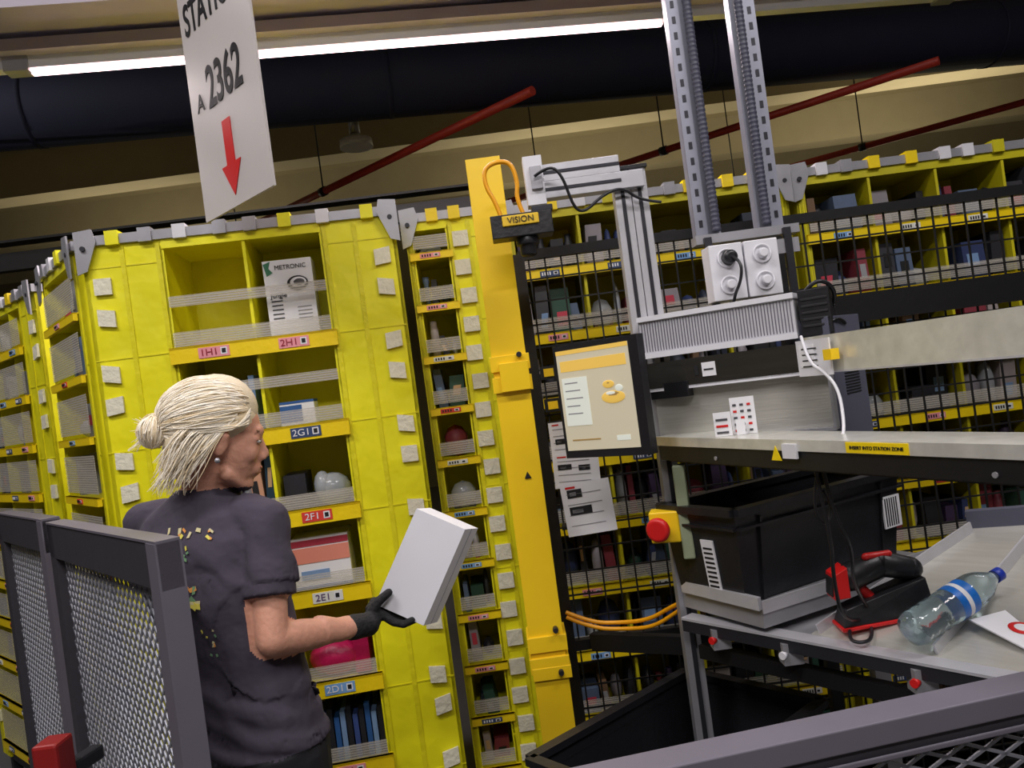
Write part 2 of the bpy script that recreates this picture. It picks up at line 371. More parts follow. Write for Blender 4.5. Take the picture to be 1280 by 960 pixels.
b=B('pendant_lamp'); b.lathe((-.92,6,3.62),(0,0,-1),[(0,.03),(.03,.05),(.05,.12),(.11,.125)],WHITE); b.lathe((-.92,6,3.74),(0,0,-1),[(0,.04),(.12,.04)],GREY); b.cyl((-.92,6,3.62),(-.92,6,4.8),.006,DGREY,8); b.done()
b=B('steel_beam'); b.beam((-4.2,4.05,2.56),(.0,4.22,2.56),.06,.09,BLACK); b.beam((-4.2,4.05,2.66),(.0,4.22,2.66),.1,.012,BLACK)
for x in (-4,-.03): b.beam((x,4.06+(x+4)*.042,0),(x,4.06+(x+4)*.042,2.6),.05,.05,BLACK)
b.done()

LEDM=mat('led_tube',(255,214,218),.5,emis=6)
def LP(x,z=2.88,dy=0): return (x,2.745+(x+1.488)*.1255+dy,z)
b=B('led_light_fixture')
b.beam(LP(-1.488,2.875),LP(.74,2.875),.022,.014,LEDM)
b.beam(LP(-3.2,2.905),LP(4.2,2.905),.045,.04,WHITE)
b.beam(LP(-3.2,2.945,-.02),LP(4.2,2.945,-.02),.10,.04,TRAYL)
b.beam(LP(-3.2,2.99,-.13),LP(4.2,2.99,-.13),.26,.012,TRAYL)
b.beam(LP(-3.2,3.0,-.26),LP(4.2,3.0,-.26),.012,.06,TRAYL)
for x in (-2.6,-1.0,1.3,3.2): b.cyl(LP(x,2.99,-.1),LP(x,4.8,-.1),.006,DGREY,8)
for x in (-1.53,.80,1.9): b.beam(LP(x-.04,2.90),LP(x+.04,2.90),.06,.05,GREY)
b.done()

# hanging sign
M=frame((-.845,2.4,2.2),(.293,-.30,0))
b=B('hanging_sign',M); SG=mat('sign_board',(196,190,188),.5,0,.02,10,.03)
b.box(0,.42,0,.008,0,.80,SG)
for x in (.05,.37): b.cyl((x,.004,.8),(x,.004,2.6),.003,DGREY,6)
b.plate([(.185,-.003,.245),(.235,-.003,.245),(.235,-.003,.12),(.268,-.003,.12),(.21,-.003,.03),(.152,-.003,.12),(.185,-.003,.12)],.002,RED)
sign=b.done()
text('STATION',.13,M@T(.21,-.002,.585),INK,sign,sx=.66,bold=.002); text('A',.07,M@T(.07,-.002,.335),INK,sign,bold=.001); text('2362',.165,M@T(.23,-.002,.355),INK,sign,sx=.66,bold=.003)

# ---------------------------------------------------------------- pods
def items(b,x0,x1,z0,h,y0,rr,pal,lo=.4,hi=.95):
    x=x0+.008
    while x<x1-.02:
        w=min(rr.uniform(.018,.09),x1-.006-x); hh=h*rr.uniform(lo,hi); m=rr.choice(pal); yy=y0+rr.uniform(.0,.07)
        q=rr.random()
        if q<.2: b.ell((x+w/2,yy+.05,z0+hh*.45),(w*.52,.045,hh*.45),m,n=10)
        elif q<.32: b.lathe((x+w/2,yy+.04,z0),(0,0,1),[(0,min(w*.45,.03)),(hh*.7,min(w*.45,.03)),(hh*.8,.012),(hh*.95,.012)],m,10)
        elif q<.42 : b.ell((x+w/2,yy+.05,z0+hh*.45),(w*.55,.04,hh*.5),CLEAR,n=10); b.box(x+.005,x+w-.005,yy+.03,yy+.07,z0,z0+hh*.6,m)
        else:
            t=rr.uniform(-.012,.012)
            b.hexa([(x,yy,z0),(x+w,yy,z0),(x+w,yy+.15,z0),(x,yy+.15,z0),(x+t,yy,z0+hh),(x+w+t-.004,yy,z0+hh),(x+w+t-.004,yy+.15,z0+hh),(x+t,yy+.15,z0+hh)],m)
            if rr.random()<.6:
                a=rr.uniform(.1,.3); zz=rr.uniform(.15,.5); b.hexa([(x+w*a+t*zz,yy-.002,z0+hh*zz),(x+w*(a+.5)+t*zz,yy-.002,z0+hh*zz),(x+w*(a+.5)+t*zz,yy+.002,z0+hh*zz),(x+w*a+t*zz,yy+.002,z0+hh*zz),(x+w*a+t,yy-.002,z0+hh*(zz+.3)),(x+w*(a+.5)+t,yy-.002,z0+hh*(zz+.3)),(x+w*(a+.5)+t,yy+.002,z0+hh*(zz+.3)),(x+w*a+t,yy+.002,z0+hh*(zz+.3))],rr.choice([PAL[14],INK,PAL[3],PAL[7],PAL[12]]))
        x+=w+rr.uniform(.001,.015)
STR=[.2,.45,.715,1.01,1.27,1.54,1.83]
TOPZ=2.18
def pod_geo(b,W,D,cols,rr,H=2.23,strips=STR,skip=(),bd=.32,patches=True,pw=.04,tags=True,pal=PAL,fullnet=False,lip=1.0,Y=Y):
    bd=min(bd,D-.02)
    b.box(0,W,D-.012,D,.12,H-.03,Y); b.box(0,.012,0,D,.12,H-.03,Y); b.box(W-.012,W,0,D,.12,H-.03,Y)
    b.box(0,cols[0],0,.012,.12,H-.03,Y); b.box(cols[-1],W,0,.012,.12,H-.03,Y)
    b.box(cols[0],cols[-1],bd,bd+.01,.12,H-.03,Y)
    for c in cols: b.box(c-.005,c+.005,.0,bd,.15,TOPZ,Y)
    b.box(cols[0],cols[-1],0,bd,TOPZ,TOPZ+.012,Y); b.box(cols[0],cols[-1],-.004,.008,TOPZ-.01,H-.03,Y)
    for x in (cols[0]-.012,cols[-1]+.012,cols[0]*.5,cols[-1]+(W-cols[-1])*.45):
        if 0<x<W: b.box(x-.007,x+.007,-.004,.0,.13,H-.04,YD)
    z=H-.1
    while z>.2:
        for a,c in ((0,cols[0]),(cols[-1],W)):
            if c-a>.05: b.box(a,c,-.002,0,z-.002,z+.002,YD)
        z-=.29
    tops=strips[1:]+[TOPZ]
    for ri,(z0,z1) in enumerate(zip(strips,tops)):
        b.box(cols[0],cols[-1],0,bd,z0,z0+.008,Y)
        b.box(cols[0]-.012,cols[-1]+.012,-.022,-.008,z0-.03*lip,z0+.022*lip,YS)
        b.box(cols[0]-.012,cols[-1]+.012,-.022,0,z0+.014*lip,z0+.022*lip,YS)
        for ci,(xa,xb) in enumerate(zip(cols,cols[1:])):
            xm=(xa+xb)/2
            if tags:
                tm=rr.choice([TAGP,TAGB,TAGW,TAGD,TAGR,TAGP])
                b.box(xm-.04,xm+.03,-.025,-.022,z0-.019*lip,z0+.011*lip,tm)
                for q in range(4): b.box(xm-.034+q*.009,xm-.029+q*.009,-.0262,-.025,z0-.012*lip,z0+.004*lip,INK if tm is not TAGD else PAPER)
                b.box(xm+.008,xm+.024,-.0262,-.025,z0-.012*lip,z0+.004*lip,PAPER); b.box(xm+.011,xm+.021,-.027,-.0262,z0-.009*lip,z0+.001*lip,INK)
            if (ri,ci) not in skip: items(b,xa+.01,xb-.01,z0+.008,z1-z0-.03,.01,rr,pal)
        if fullnet: b.box(cols[0]+.003,cols[-1]-.003,-.013,-.011,z0+.024,z1-.05,NET)
        else:
            b.box(cols[0]+.003,cols[-1]-.003,-.013,-.011,z0+.024,z0+.07,NET)
            if z1-z0>.27: b.box(cols[0]+.003,cols[-1]-.003,-.012,-.010,z0+.15,z0+.185,NET)
    if patches:
        for xs in (pw+.008,W-pw*1.2):
            z=H-.16; i=0
            while z>.2:
                dz=.10 if i%2==0 else .175
                t=rr.uniform(-.006,.006); u=rr.uniform(-.006,.006); q=pw*.65
                b.hexa([(xs-q+u,-.012,z-.026+t),(xs+q+u,-.012,z-.026-t),(xs+q+u,-.002,z-.026-t),(xs-q+u,-.002,z-.026+t),
                        (xs-q+u,-.010,z+.026+t),(xs+q+u,-.010,z+.026-t),(xs+q+u,-.002,z+.026-t),(xs-q+u,-.002,z+.026+t)],PATCH)
                z-=dz; i+=1
    b.box(-.01,W+.01,-.012,.02,H-.03,H,GREY); b.box(-.01,W+.01,D-.02,D+.01,H-.03,H,GREY)
    b.box(-.01,.02,0,D,H-.03,H,GREY); b.box(W-.02,W+.01,0,D,H-.03,H,GREY)
    x=.08
    while x<W-.1:
        b.box(x,x+.04,-.02,.03,H-.034,H+.010,rr.choice([YS,Y,GREY,WHITE])); x+=rr.uniform(.07,.16)
    for x0,sg in ((-.012,1),(W+.012,-1)):
        b.plate([(x0,-.02,H+.015),(x0+sg*.055,-.02,H+.02),(x0+sg*.065,-.02,H-.02),(x0+sg*.03,-.02,H-.11),(x0,-.02,H-.12)],.006,GREY)
        b.cyl((x0+sg*.025,-.028,H-.04),(x0+sg*.025,-.018,H-.04),.008,DGREY,10)
    b.box(.02,W-.02,.02,D-.02,.09,.13,DGREY)
    for x in (.03,W-.07):
        for y in (.02,D-.06): b.box(x,x+.04,y,y+.04,0,.1,DGREY)

M=frame((-1.28,2.50,0),(.97,.12,0)); rr=random.Random(3)
b=B('inventory_pod',M)
pod_geo(b,.975,.42,[.24,.49,.735],rr,skip=((6,0),(6,1),(5,1),(4,1),(3,1),(2,1),(1,1),(5,0)),tags=False)
b.box(.535,.69,.03,.14,1.845,2.10,PAPER)
b.ell((.64,.028,2.02),(.034,.003,.024),INK); b.ell((.642,.026,2.022),(.026,.003,.017),PAPER); b.ell((.645,.024,2.022),(.018,.003,.011),PAL[10])
b.plate([(.537,.0285,2.09),(.56,.0285,2.097),(.553,.0285,2.075),(.565,.0285,2.06),(.545,.0285,2.05)],.001,PAL[4])
for i in range(5): b.box(.55,.585,.0285,.03,1.965-i*.014,1.969-i*.014,PAL[10])
for i in range(4): b.box(.63,.675,.0285,.03,1.94-i*.012,1.943-i*.012,PAL[14])
b.ell((.31,.12,1.85),(.06,.07,.03),PAL[1],n=14); b.ell((.39,.14,1.85),(.05,.07,.025),PAL[15],n=14)
for i in range(9):
    b.box(.25+i*.024,.268+i*.024,.03+.004*(i%3),.22,1.55,1.70+.02*((i*7)%3),[PAL[13],PAL[5],PAL[6],PAL[7],PAL[2]][i%5])
b.box(.53,.64,.03,.14,1.55,1.63,PAL[6]); b.box(.53,.60,.029,.03,1.57,1.625,PAL[13]); b.box(.53,.64,.03,.14,1.631,1.639,PAL[13])
b.ell((.66,.08,1.335),(.06,.05,.055),CLEAR,n=14); b.ell((.63,.07,1.35),(.03,.04,.05),CLEAR,n=14); b.box(.51,.58,.04,.2,1.28,1.40,PAL[5]); b.ell((.62,.1,1.31),(.05,.04,.03),PAL[5],n=14); b.box(.60,.70,.08,.2,1.28,1.36,PAL[16])
PK=mat('salmon_carton',(226,140,120),.5); b.box(.505,.69,.03,.2,1.02,1.19,PAPER); b.box(.505,.69,.028,.03,1.11,1.16,PK); b.box(.505,.69,.028,.03,1.165,1.185,PAL[3]); b.box(.505,.69,.028,.03,1.02,1.035,PAL[13]); b.box(.53,.62,.027,.03,1.055,1.085,PAL[7])
MG=mat('magenta_bag',(180,20,80),.4,0,.3,20); b.ell((.60,.08,.785),(.09,.06,.06),MG,n=16); b.box(.66,.71,.04,.2,.73,.86,MG)
for i in range(11): b.box(.51+i*.02,.526+i*.02,.03,.2,.46,.60+.015*(i%3),[PAL[5],PAL[2],PAL[5],PAL[13],PAL[7]][i%5])
pod=b.done()
LB=[(6,0,'1H1',TAGP),(6,1,'2H1',TAGP),(5,0,'1G1',TAGD),(5,1,'2G1',TAGD),(4,0,'1F1',TAGR),(4,1,'2F1',TAGR),(3,0,'1E1',TAGW),(3,1,'2E1',TAGW),(2,0,'1D1',TAGB),(2,1,'2D1',TAGB),(1,0,'1C1',TAGP),(1,1,'2C1',TAGP)]
b=B('bin_labels',M,pod)
for r,c,s,m in LB:
    xm=(.365,.6125)[c]; z0=STR[r]
    b.box(xm-.05,xm+.045,-.0245,-.0222,z0-.021,z0+.012,m); b.box(xm+.018,xm+.038,-.0252,-.0245,z0-.015,z0+.007,PAPER); b.box(xm+.022,xm+.034,-.0258,-.0252,z0-.011,z0+.003,INK)
b.done()
for r,c,s,m in LB: text(s,.03,M@T((.365,.6125)[c]-.017,-.0255,STR[r]-.005),PAPER if m in (TAGD,TAGR,TAGB) else PAL[9] if m is TAGW else PAL[11],pod,sx=1.1)
text('METRONIC',.020,M@T(.622,.0285,2.075),INK,pod); text('Jungle',.022,M@T(.575,.0285,1.985),INK,pod)
M2=frame((-1.655,2.93,0),(.35,-.41,0))
b=B('side_face',M2,pod); pod_geo(b,.52,.12,[.03,.47],random.Random(5),strips=[.2,.42,.62,.82,1.0,1.2,1.4,1.6,1.8,2.0],patches=False,pal=COOL,fullnet=True,lip=.5); b.done()
M3=frame((-2.75,3.98,0),(.7,-.64,0)); b=B('inventory_pod',M3); pod_geo(b,1.30,.28,[.12,.4,.68,.96,1.1],random.Random(9),strips=[.2,.42,.62,.82,1.0,1.2,1.4,1.6,1.8,2.0],pal=COOL,fullnet=True,lip=.7); b.done()
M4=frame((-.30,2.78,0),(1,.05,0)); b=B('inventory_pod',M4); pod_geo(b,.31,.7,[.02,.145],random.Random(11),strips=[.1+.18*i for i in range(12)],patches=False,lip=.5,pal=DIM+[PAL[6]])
for i in range(20):
    z=.2+i*.1; u=.004*(i%3); b.box(.158+u,.212+u,-.014,-.002,z,z+.052,PATCH)
b.done()
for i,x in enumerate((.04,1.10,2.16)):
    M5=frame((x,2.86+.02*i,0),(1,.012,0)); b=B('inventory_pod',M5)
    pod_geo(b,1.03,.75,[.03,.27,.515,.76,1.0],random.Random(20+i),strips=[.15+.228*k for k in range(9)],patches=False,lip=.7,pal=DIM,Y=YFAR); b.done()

# ---------------------------------------------------------------- yellow column
b=B('yellow_column')
b.box(-.048,.05,2.26,2.36,0,2.245,COLY)
for z in (1.66,1.6,.86,.80): b.box(-.054,.058,2.252,2.368,z-.022,z+.022,COLY)
b.box(-.03,.052,2.24,2.26,1.58,1.66,COLY); b.box(-.05,.06,2.25,2.37,.76,.795,COLY)
b.box(-.1,.1,2.2,2.42,0,.02,COLY)
for z in (.9,.78,1.68): b.cyl((.03,2.235,z),(.03,2.26,z),.008,DGREY,8)
b.plate([(.0,2.258,1.33),(.02,2.258,1.33),(.01,2.258,1.35)],.002,INK)
b.done(bevel=.008)

# ---------------------------------------------------------------- cage
b=B('wire_mesh_cage')
cy=2.46
for x in (.07,.86,1.75,2.6): b.beam((x,cy,0),(x,cy,1.99),.035,.035,BLACK)
for z in (.1,.78,1.985): b.beam((.07,cy,z),(2.6,cy,z),.03,.03,BLACK)
b.beam((.86,cy-.03,1.69),(2.6,cy-.03,1.69),.04,.085,BLACK)
x=.1
while x<2.6: b.beam((x,cy,.1),(x,cy,1.98),.005,.005,BLACK); x+=.05
z=.16
while z<1.98: b.beam((.07,cy+.004,z),(2.6,cy+.004,z),.005,.005,BLACK); z+=.07
for z in (1.62,1.52,1.45): b.box(.09,.14,cy-.03,cy-.01,z-.02,z+.02,BLACK); b.box(.10,.13,cy-.034,cy-.03,z-.012,z+.012,COLY)
b.beam((.14,cy-.05,.80),(.42,2.2,.82),.03,.05,BLACK)
b.done()

# ---------------------------------------------------------------- scanner camera on arm
b=B('barcode_camera')
b.box(-.0,.16,2.06,2.13,1.975,2.035,BPL); b.box(.03,.125,2.055,2.06,2.003,2.03,mat('label_yellow',(230,190,40),.5))
b.lathe((.09,2.095,1.975),(0,0,-1),[(0,.03),(.02,.03),(.02,.022),(.045,.022),(.05,.015)],BPL); b.box(.11,.165,2.07,2.12,2.035,2.05,DGREY)
camo=b.done(bevel=.004)
text('VISION',.022,T(.078,2.0535,2.0165),INK,camo)
b=B('aluminium_mounting_arm')
b.beam((.13,2.15,2.10),(.42,2.15,2.10),.045,.045,ALU); b.beam((.13,2.15,2.145),(.36,2.15,2.145),.045,.045,ALU)
for dz in (0,.045): b.beam((.135,2.1265,2.10+dz),(.36,2.1265,2.10+dz),.002,.009,DGREY)
b.box(.105,.155,2.11,2.16,2.06,2.19,WHITE); b.box(.12,.15,2.10,2.11,2.1,2.16,GREY)
for x in (.362,.408):
    b.beam((x,2.17,1.40),(x,2.17,2.13),.044,.044,ALU,up=(0,1,0)); b.beam((x,2.1465,1.41),(x,2.1465,2.12),.010,.002,DGREY,up=(0,1,0))
b.box(.335,.435,2.14,2.20,2.13,2.14,BPL)
b.done(bevel=.003)
tube('yellow_sensor_cable',[(.03,2.1,2.035),(.02,2.1,2.08),(.0,2.1,2.12),(.0,2.1,2.17),(.04,2.1,2.185),(.075,2.1,2.175),(.085,2.1,2.12),(.075,2.1,2.08),(.09,2.1,2.035)],.006,ORANGE)
tube('sensor_cable',[(.13,2.09,2.13),(.17,2.07,2.15),(.2,2.07,2.12),(.22,2.08,2.03),(.25,2.09,2.02),(.3,2.1,2.06),(.36,2.12,2.08),(.4,2.13,2.04),(.46,2.14,2.03)],.004,BPL)

UP=mat('upright_steel',(150,152,166),.42,.3,.03,20,.1)
for x,sg in ((.612,1),(.79,-1)):
    b=B('perforated_steel_upright')
    b.box(x-.036,x-.030,2.28,2.32,1.93,4.8,UP); b.box(x+.030,x+.036,2.28,2.32,1.93,4.8,UP); b.box(x-.030,x+.030,2.31,2.32,1.93,4.8,UP)
    xa,xb=(x-.036,x-.002) if sg>0 else (x+.002,x+.036)
    b.box(xa,xb,2.276,2.282,1.93,4.8,UP)
    z=1.97
    while z<3.6:
        xm=(xa+xb)/2; b.box(xm-.005,xm+.005,2.2745,2.276,z,z+.020,DGREY); z+=.045
    b.done()
for x in (.630,.773):
    b=B('corrugated_conduit'); prof=[]; z=0
    while z<2.7: prof+= [(z,.0105),(z+.004,.013),(z+.009,.013)]; z+=.013
    b.lathe((x,2.257,1.95),(0,0,1),prof,mat('conduit_grey',(66,68,84),.5),12); b.done()
b=B('mounting_plate'); b.box(.57,.84,2.215,2.225,1.86,1.90,GREY); b.box(.56,.85,2.225,2.28,1.915,1.94,GREY); b.box(.58,.60,2.21,2.225,1.62,1.93,DGREY); b.box(.80,.82,2.21,2.225,1.62,1.93,DGREY); b.done()
for x in (.61,.705):
    b=B('power_socket_box'); b.box(x-.045,x+.045,2.13,2.205,1.745,1.895,WHITE)
    for z in (1.857,1.785):
        b.lathe((x,2.13,z),(0,-1,0),[(0,.026),(.006,.026),(.006,.021),(.001,.019)],WHITE,20)
        if x<.65 and z>1.8: b.lathe((x+.005,2.13,z),(0,-1,0),[(0,.02),(.03,.018),(.035,.01)],BPL,16)
        else: b.lathe((x,2.127,z),(0,-1,0),[(0,.014),(.02,.012)],WHITE,12)
    b.done(bevel=.006)
tube('plug_cable',[(.615,2.095,1.855),(.63,2.07,1.84),(.625,2.07,1.79),(.605,2.09,1.75),(.60,2.12,1.70)],.004,BPL)

# ---------------------------------------------------------------- station
WS=bpy.data.objects.new('workstation',None); scene.collection.objects.link(WS)
M=frame((.35,2.10,0),(.34,-.19,0))
b=B('vented_cable_trunking',M,WS)
TR=mat('trunking_grey',(202,202,208),.4,.1)
b.box(0,.39,0,.07,1.625,1.715,TR); b.box(-.002,.392,-.008,.078,1.715,1.728,WHITE); b.box(-.002,.392,-.01,0,1.618,1.632,WHITE)
x=.006
while x<.385: b.box(x,x+.0022,-.0015,0,1.635,1.712,LILAC); x+=.0075
b.done()
b=B('power_supply_unit',M,WS); b.box(.40,.47,.01,.09,1.62,1.73,BPL)
for i in range(5): b.box(.405,.465,.008,.01,1.64+i*.016,1.646+i*.016,INK)
b.done(bevel=.004)
tube('psu_cable',[(.72,1.92,1.72),(.74,1.90,1.75),(.78,1.90,1.74),(.80,1.92,1.70),(.79,1.95,1.66)],.005,BPL,WS)
tube('psu_cable',[(.71,1.93,1.66),(.75,1.90,1.63),(.79,1.90,1.66),(.82,1.94,1.64)],.004,BPL,WS)
M=frame((.35,2.10,0),(.38,-.25,0))
b=B('steel_control_cabinet',M,WS)
DK=mat('dark_polished_steel',(116,114,108),.15,.85,.05,6,.2,stretch=(1,1,20))
b.box(0,.455,0,.16,1.535,1.605,DK); b.box(0,.455,.0,.01,1.53,1.538,WHITE)
b.box(.005,.455,.03,.04,1.40,1.535,BRUSH); b.box(0,.006,0,.16,1.40,1.54,GREY); b.box(.450,.456,0,.16,1.40,1.54,GREY); b.box(0,.455,0,.16,1.395,1.402,GREY)
b.box(.155,.19,-.002,0,1.555,1.59,PAPER); b.box(.16,.185,-.003,-.002,1.57,1.574,INK); b.box(.135,.145,-.002,0,1.56,1.585,INK)
b.done()
SU=mat('slate_plastic',(86,88,104),.5,0,.03,20,.05)
M=frame((.755,1.88,0),(.16,.15,0)); b=B('ventilated_side_unit',M,WS)
b.box(0,.17,0,.1,1.36,1.66,SU)
for j in range(16): b.box(.05,.13,-.002,0,1.47+j*.007,1.473+j*.007,INK)
b.done(bevel=.004)
b=B('galvanised_beam',None,WS)
b.plate([(.66,1.80,1.538),(.90,1.02,1.538),(.90,1.02,1.612),(.66,1.80,1.612)],-.006,GALV)
b.plate([(.66,1.80,1.612),(.90,1.02,1.612),(.96,1.04,1.612),(.72,1.82,1.612)],.004,GALV)
b.plate([(.66,1.80,1.534),(.90,1.02,1.534),(.93,1.03,1.534),(.69,1.81,1.534)],.004,ALU)
M=frame((.652,1.795,0),(.24,-.78,0)); b.M=M; b.box(-.01,.10,-.004,.0,1.53,1.61,WHITE); b.box(.10,.125,-.022,-.001,1.562,1.585,COLY); b.box(0.0,.05,-.006,-.004,1.55,1.6,PAPER)
for i in range(4): b.box(.01,.06,-.0065,-.006,1.55+i*.013,1.553+i*.013,INK)
b.done()
SD=V((.376,-.927,0)).normalized(); M=frame((.356,2.10,0),SD)
b=B('shelf',M,WS)
b.box(0,1.35,0,.12,1.405,1.413,GALV); b.box(0,1.35,-.004,0,1.390,1.413,GALV); b.box(0.02,1.35,.02,.06,1.345,1.384,DGREY); b.box(0.01,1.35,.0,.02,1.352,1.388,BLACK)
b.box(.66,.80,-.006,-.004,1.391,1.411,YS); b.box(.49,.53,-.01,-.004,1.375,1.405,WHITE); b.plate([(.455,-.008,1.37),(.485,-.008,1.37),(.47,-.008,1.40)],.002,YS)
for x in (.25,.95): b.cyl((x,-.003,1.365),(x,0,1.365),.005,GREY,8)
shelf=b.done()
text('INSERT INTO STATION ZONE',.009,M@T(.73,-.0068,1.401),INK,shelf)
b=B('label_cards',frame((.53,1.95,0),(1,-.4,0)))
b.box(-.04,.0,-.1,-.098,1.414,1.47,PAPER); b.box(0,.055,-.09,-.088,1.414,1.50,PAPER); b.box(.01,.03,-.102,-.1,1.414,1.45,PAPER)
for i in range(5):
    for j in range(3): b.box(.006+j*.016,.014+j*.016,-.0915,-.09,1.42+i*.015,1.425+i*.015,RED if (i+j)%3==0 else PAL[10])
for i in range(3): b.box(-.035,-.008,-.1015,-.1,1.42+i*.015,1.425+i*.015,RED if i==1 else PAL[10])
b.done()
tube('white_cable',[(.655,1.79,1.62),(.645,1.74,1.56),(.66,1.70,1.54),(.675,1.67,1.50),(.665,1.64,1.43),(.64,1.60,1.40),(.61,1.58,1.385)],.0035,WHITE)
tube('power_cable',[(.60,1.62,1.36),(.61,1.62,1.25),(.64,1.62,1.18),(.66,1.70,1.08),(.72,1.78,1.0)],.004,BPL)
tube('power_cable',[(.585,1.62,1.36),(.60,1.62,1.2),(.60,1.64,1.12),(.63,1.70,1.0),(.70,1.78,.98)],.004,BPL)
tube('power_cable',[(.595,1.62,1.36),(.57,1.63,1.27),(.60,1.64,1.22),(.62,1.64,1.27),(.60,1.63,1.30)],.003,BPL)

# monitor
M=frame((.118,2.12,0),(.187,-.165,0))
b=B('monitor',M)
b.box(0,.262,0,.03,1.385,1.682,BPL); b.box(.05,.21,.03,.055,1.45,1.62,BPL)
SC=mat('screen_beige',(188,180,156),.3,emis=.42); SY=mat('screen_yellow',(216,178,84),.3,emis=.45); SWt=mat('screen_white',(206,210,200),.3,emis=.42); SDk=mat('screen_brown',(150,122,74),.3,emis=.35)
b.box(.01,.235,-.002,0,1.405,1.668,SC); b.box(.01,.235,-.003,-.002,1.657,1.668,SY); b.box(.02,.225,-.003,-.002,1.612,1.640,SY)
b.box(.02,.10,-.0035,-.002,1.47,1.595,SWt)
for i in range(5): b.box(.028,.07+.006*(i%3),-.004,-.0035,1.58-i*.02,1.583-i*.02,PAL[14])
for (u,v,a,c,m) in ((.175,1.535,.036,.016,SY),(.175,1.540,.028,.010,SDk),(.172,1.543,.022,.007,SWt),(.165,1.568,.018,.010,SY),(.165,1.570,.011,.006,SDk),(.195,1.556,.012,.009,SWt)):
    b.ell((u,-.0035,v),(a,.0012,c),m,n=16)
b.box(.03,.12,-.003,-.002,1.43,1.434,SDk); b.box(.17,.21,-.003,-.002,1.425,1.438,SWt)
b.beam((.13,.05,1.53),(.13,.16,1.53),.04,.04,BPL); b.beam((.13,.16,1.53),(.30,.16,1.53),.03,.04,BPL)
b.done(bevel=.002)

b=B('instruction_sheets',frame((.09,2.37,0),(1,-.1,0)))
def sheet(x,z,w,h,a,y,photos):
    ca,sa=math.cos(a),math.sin(a); P=lambda u,v,yy:(x+u*ca-v*sa,yy,z+u*sa+v*ca)
    def rect(u0,u1,v0,v1,m): b.plate([P(u0,v1,y-.002),P(u1,v1,y-.002),P(u1,v0,y-.002),P(u0,v0,y-.002)],.0006,m)
    b.plate([P(0,0,y),P(w,0,y),P(w,-h,y),P(0,-h,y)][::-1],.001,PAPER)
    for (u,v,s) in photos: rect(u*w,(u+s)*w,-(v+.16)*h,-v*h,INK); rect((u+.05)*w,(u+s*.6)*w,-(v+.12)*h,-(v+.05)*h,PAL[14])
    for k in range(4): rect(.1*w,.8*w,-(.2+.2*k)*h-.002,-(.2+.2*k)*h,PAL[14])
    rect(.1*w,.3*w,-.1*h,-.06*h,RED)
sheet(.0,1.47,.10,.10,.0,0,[(.15,.5,.3)]); sheet(-.0,1.375,.135,.10,-.03,-.006,[(.1,.3,.3),(.55,.35,.25)]); sheet(.01,1.285,.145,.155,.05,-.012,[(.12,.12,.3),(.12,.45,.45)])
b.box(.0,.10,.002,.07,1.15,1.16,BLACK)
b.done()

b=B('emergency_stop_button',frame((.345,2.04,0),(1,-.3,0)))
b.box(-.045,.03,0,.06,1.145,1.225,COLY); b.lathe((-.015,0,1.185),(-.25,-1,0),[(0,.018),(.015,.018),(.018,.030),(.03,.032),(.038,.026)],RED,20); b.box(.03,.06,.0,.04,1.10,1.34,mat('sage_box',(150,160,130),.5)); b.done(bevel=.004)

b=B('frame',None,WS)
b.beam((.385,2.145,0),(.385,2.145,1.53),.045,.045,GREY,up=(0,1,0)); b.beam((.385,2.12,.02),(.385,2.12,1.52),.012,.004,DGREY,up=(0,1,0))
b.beam((1.30,1.55,0),(1.30,1.55,1.40),.045,.045,GREY,up=(0,1,0)); b.beam((.98,2.40,0),(.98,2.40,1.60),.045,.045,GREY,up=(0,1,0))
RD=V((.458,-.58,0)).normalized(); r0=V((.372,2.09,.92)); r1=r0+RD*1.15
b.beam(r0,r1,.04,.03,DGREY); b.beam(r0+V((0,0,.018)),r1+V((0,0,.018)),.045,.006,ALU); b.beam(r0+V((.03,0,-.075)),r1+V((.03,0,-.075)),.03,.035,BLACK)
for k,m in ((.10,RED),(.30,WHITE),(.6,RED)):
    q=r0+RD*k; n=V((-.785,-.62,0)); b.cyl(q+n*.02+V((0,0,-.02)),q+n*.035+V((0,0,-.02)),.009,m,12); b.beam(q+V((0,0,-.045)),q+V((0,0,.005)),.045,.04,GREY)
b.beam((.385,2.14,.86),(.98,2.40,.86),.04,.04,DGREY); b.beam((.385,2.14,.40),(.98,2.40,.40),.04,.04,BLACK)
b.beam((1.10,1.17,0),(1.10,1.17,.90),.045,.045,GREY,up=(0,1,0))
b.done()
b=B('bench_tray',None,WS)
n=V((.785,.62,0))
def bp(t,s,z): return tuple(r0*1+RD*t+n*s+V((0,0,z)))
b.plate([bp(0.05,.02,.005),bp(.40,.02,.005),bp(.40,.3,.012),bp(0.1,.1,.012)],.006,GREY)
b.plate([bp(0.34,.02,.01),bp(1.15,.02,.01),bp(1.15,.75,.22),bp(0.50,.52,.16)],.008,BRUSH)
for t0,t1 in ((.36,.52),(.62,.66)): b.beam(bp(t0,.03,.03),bp(t1,.50,.175),.005,.03,ALU)
b.beam(bp(.50,.53,.18),bp(1.15,.72,.23),.03,.06,SU); b.beam(bp(.50,.56,.10),bp(1.15,.76,.14),.05,.05,LILAC)
b.done()

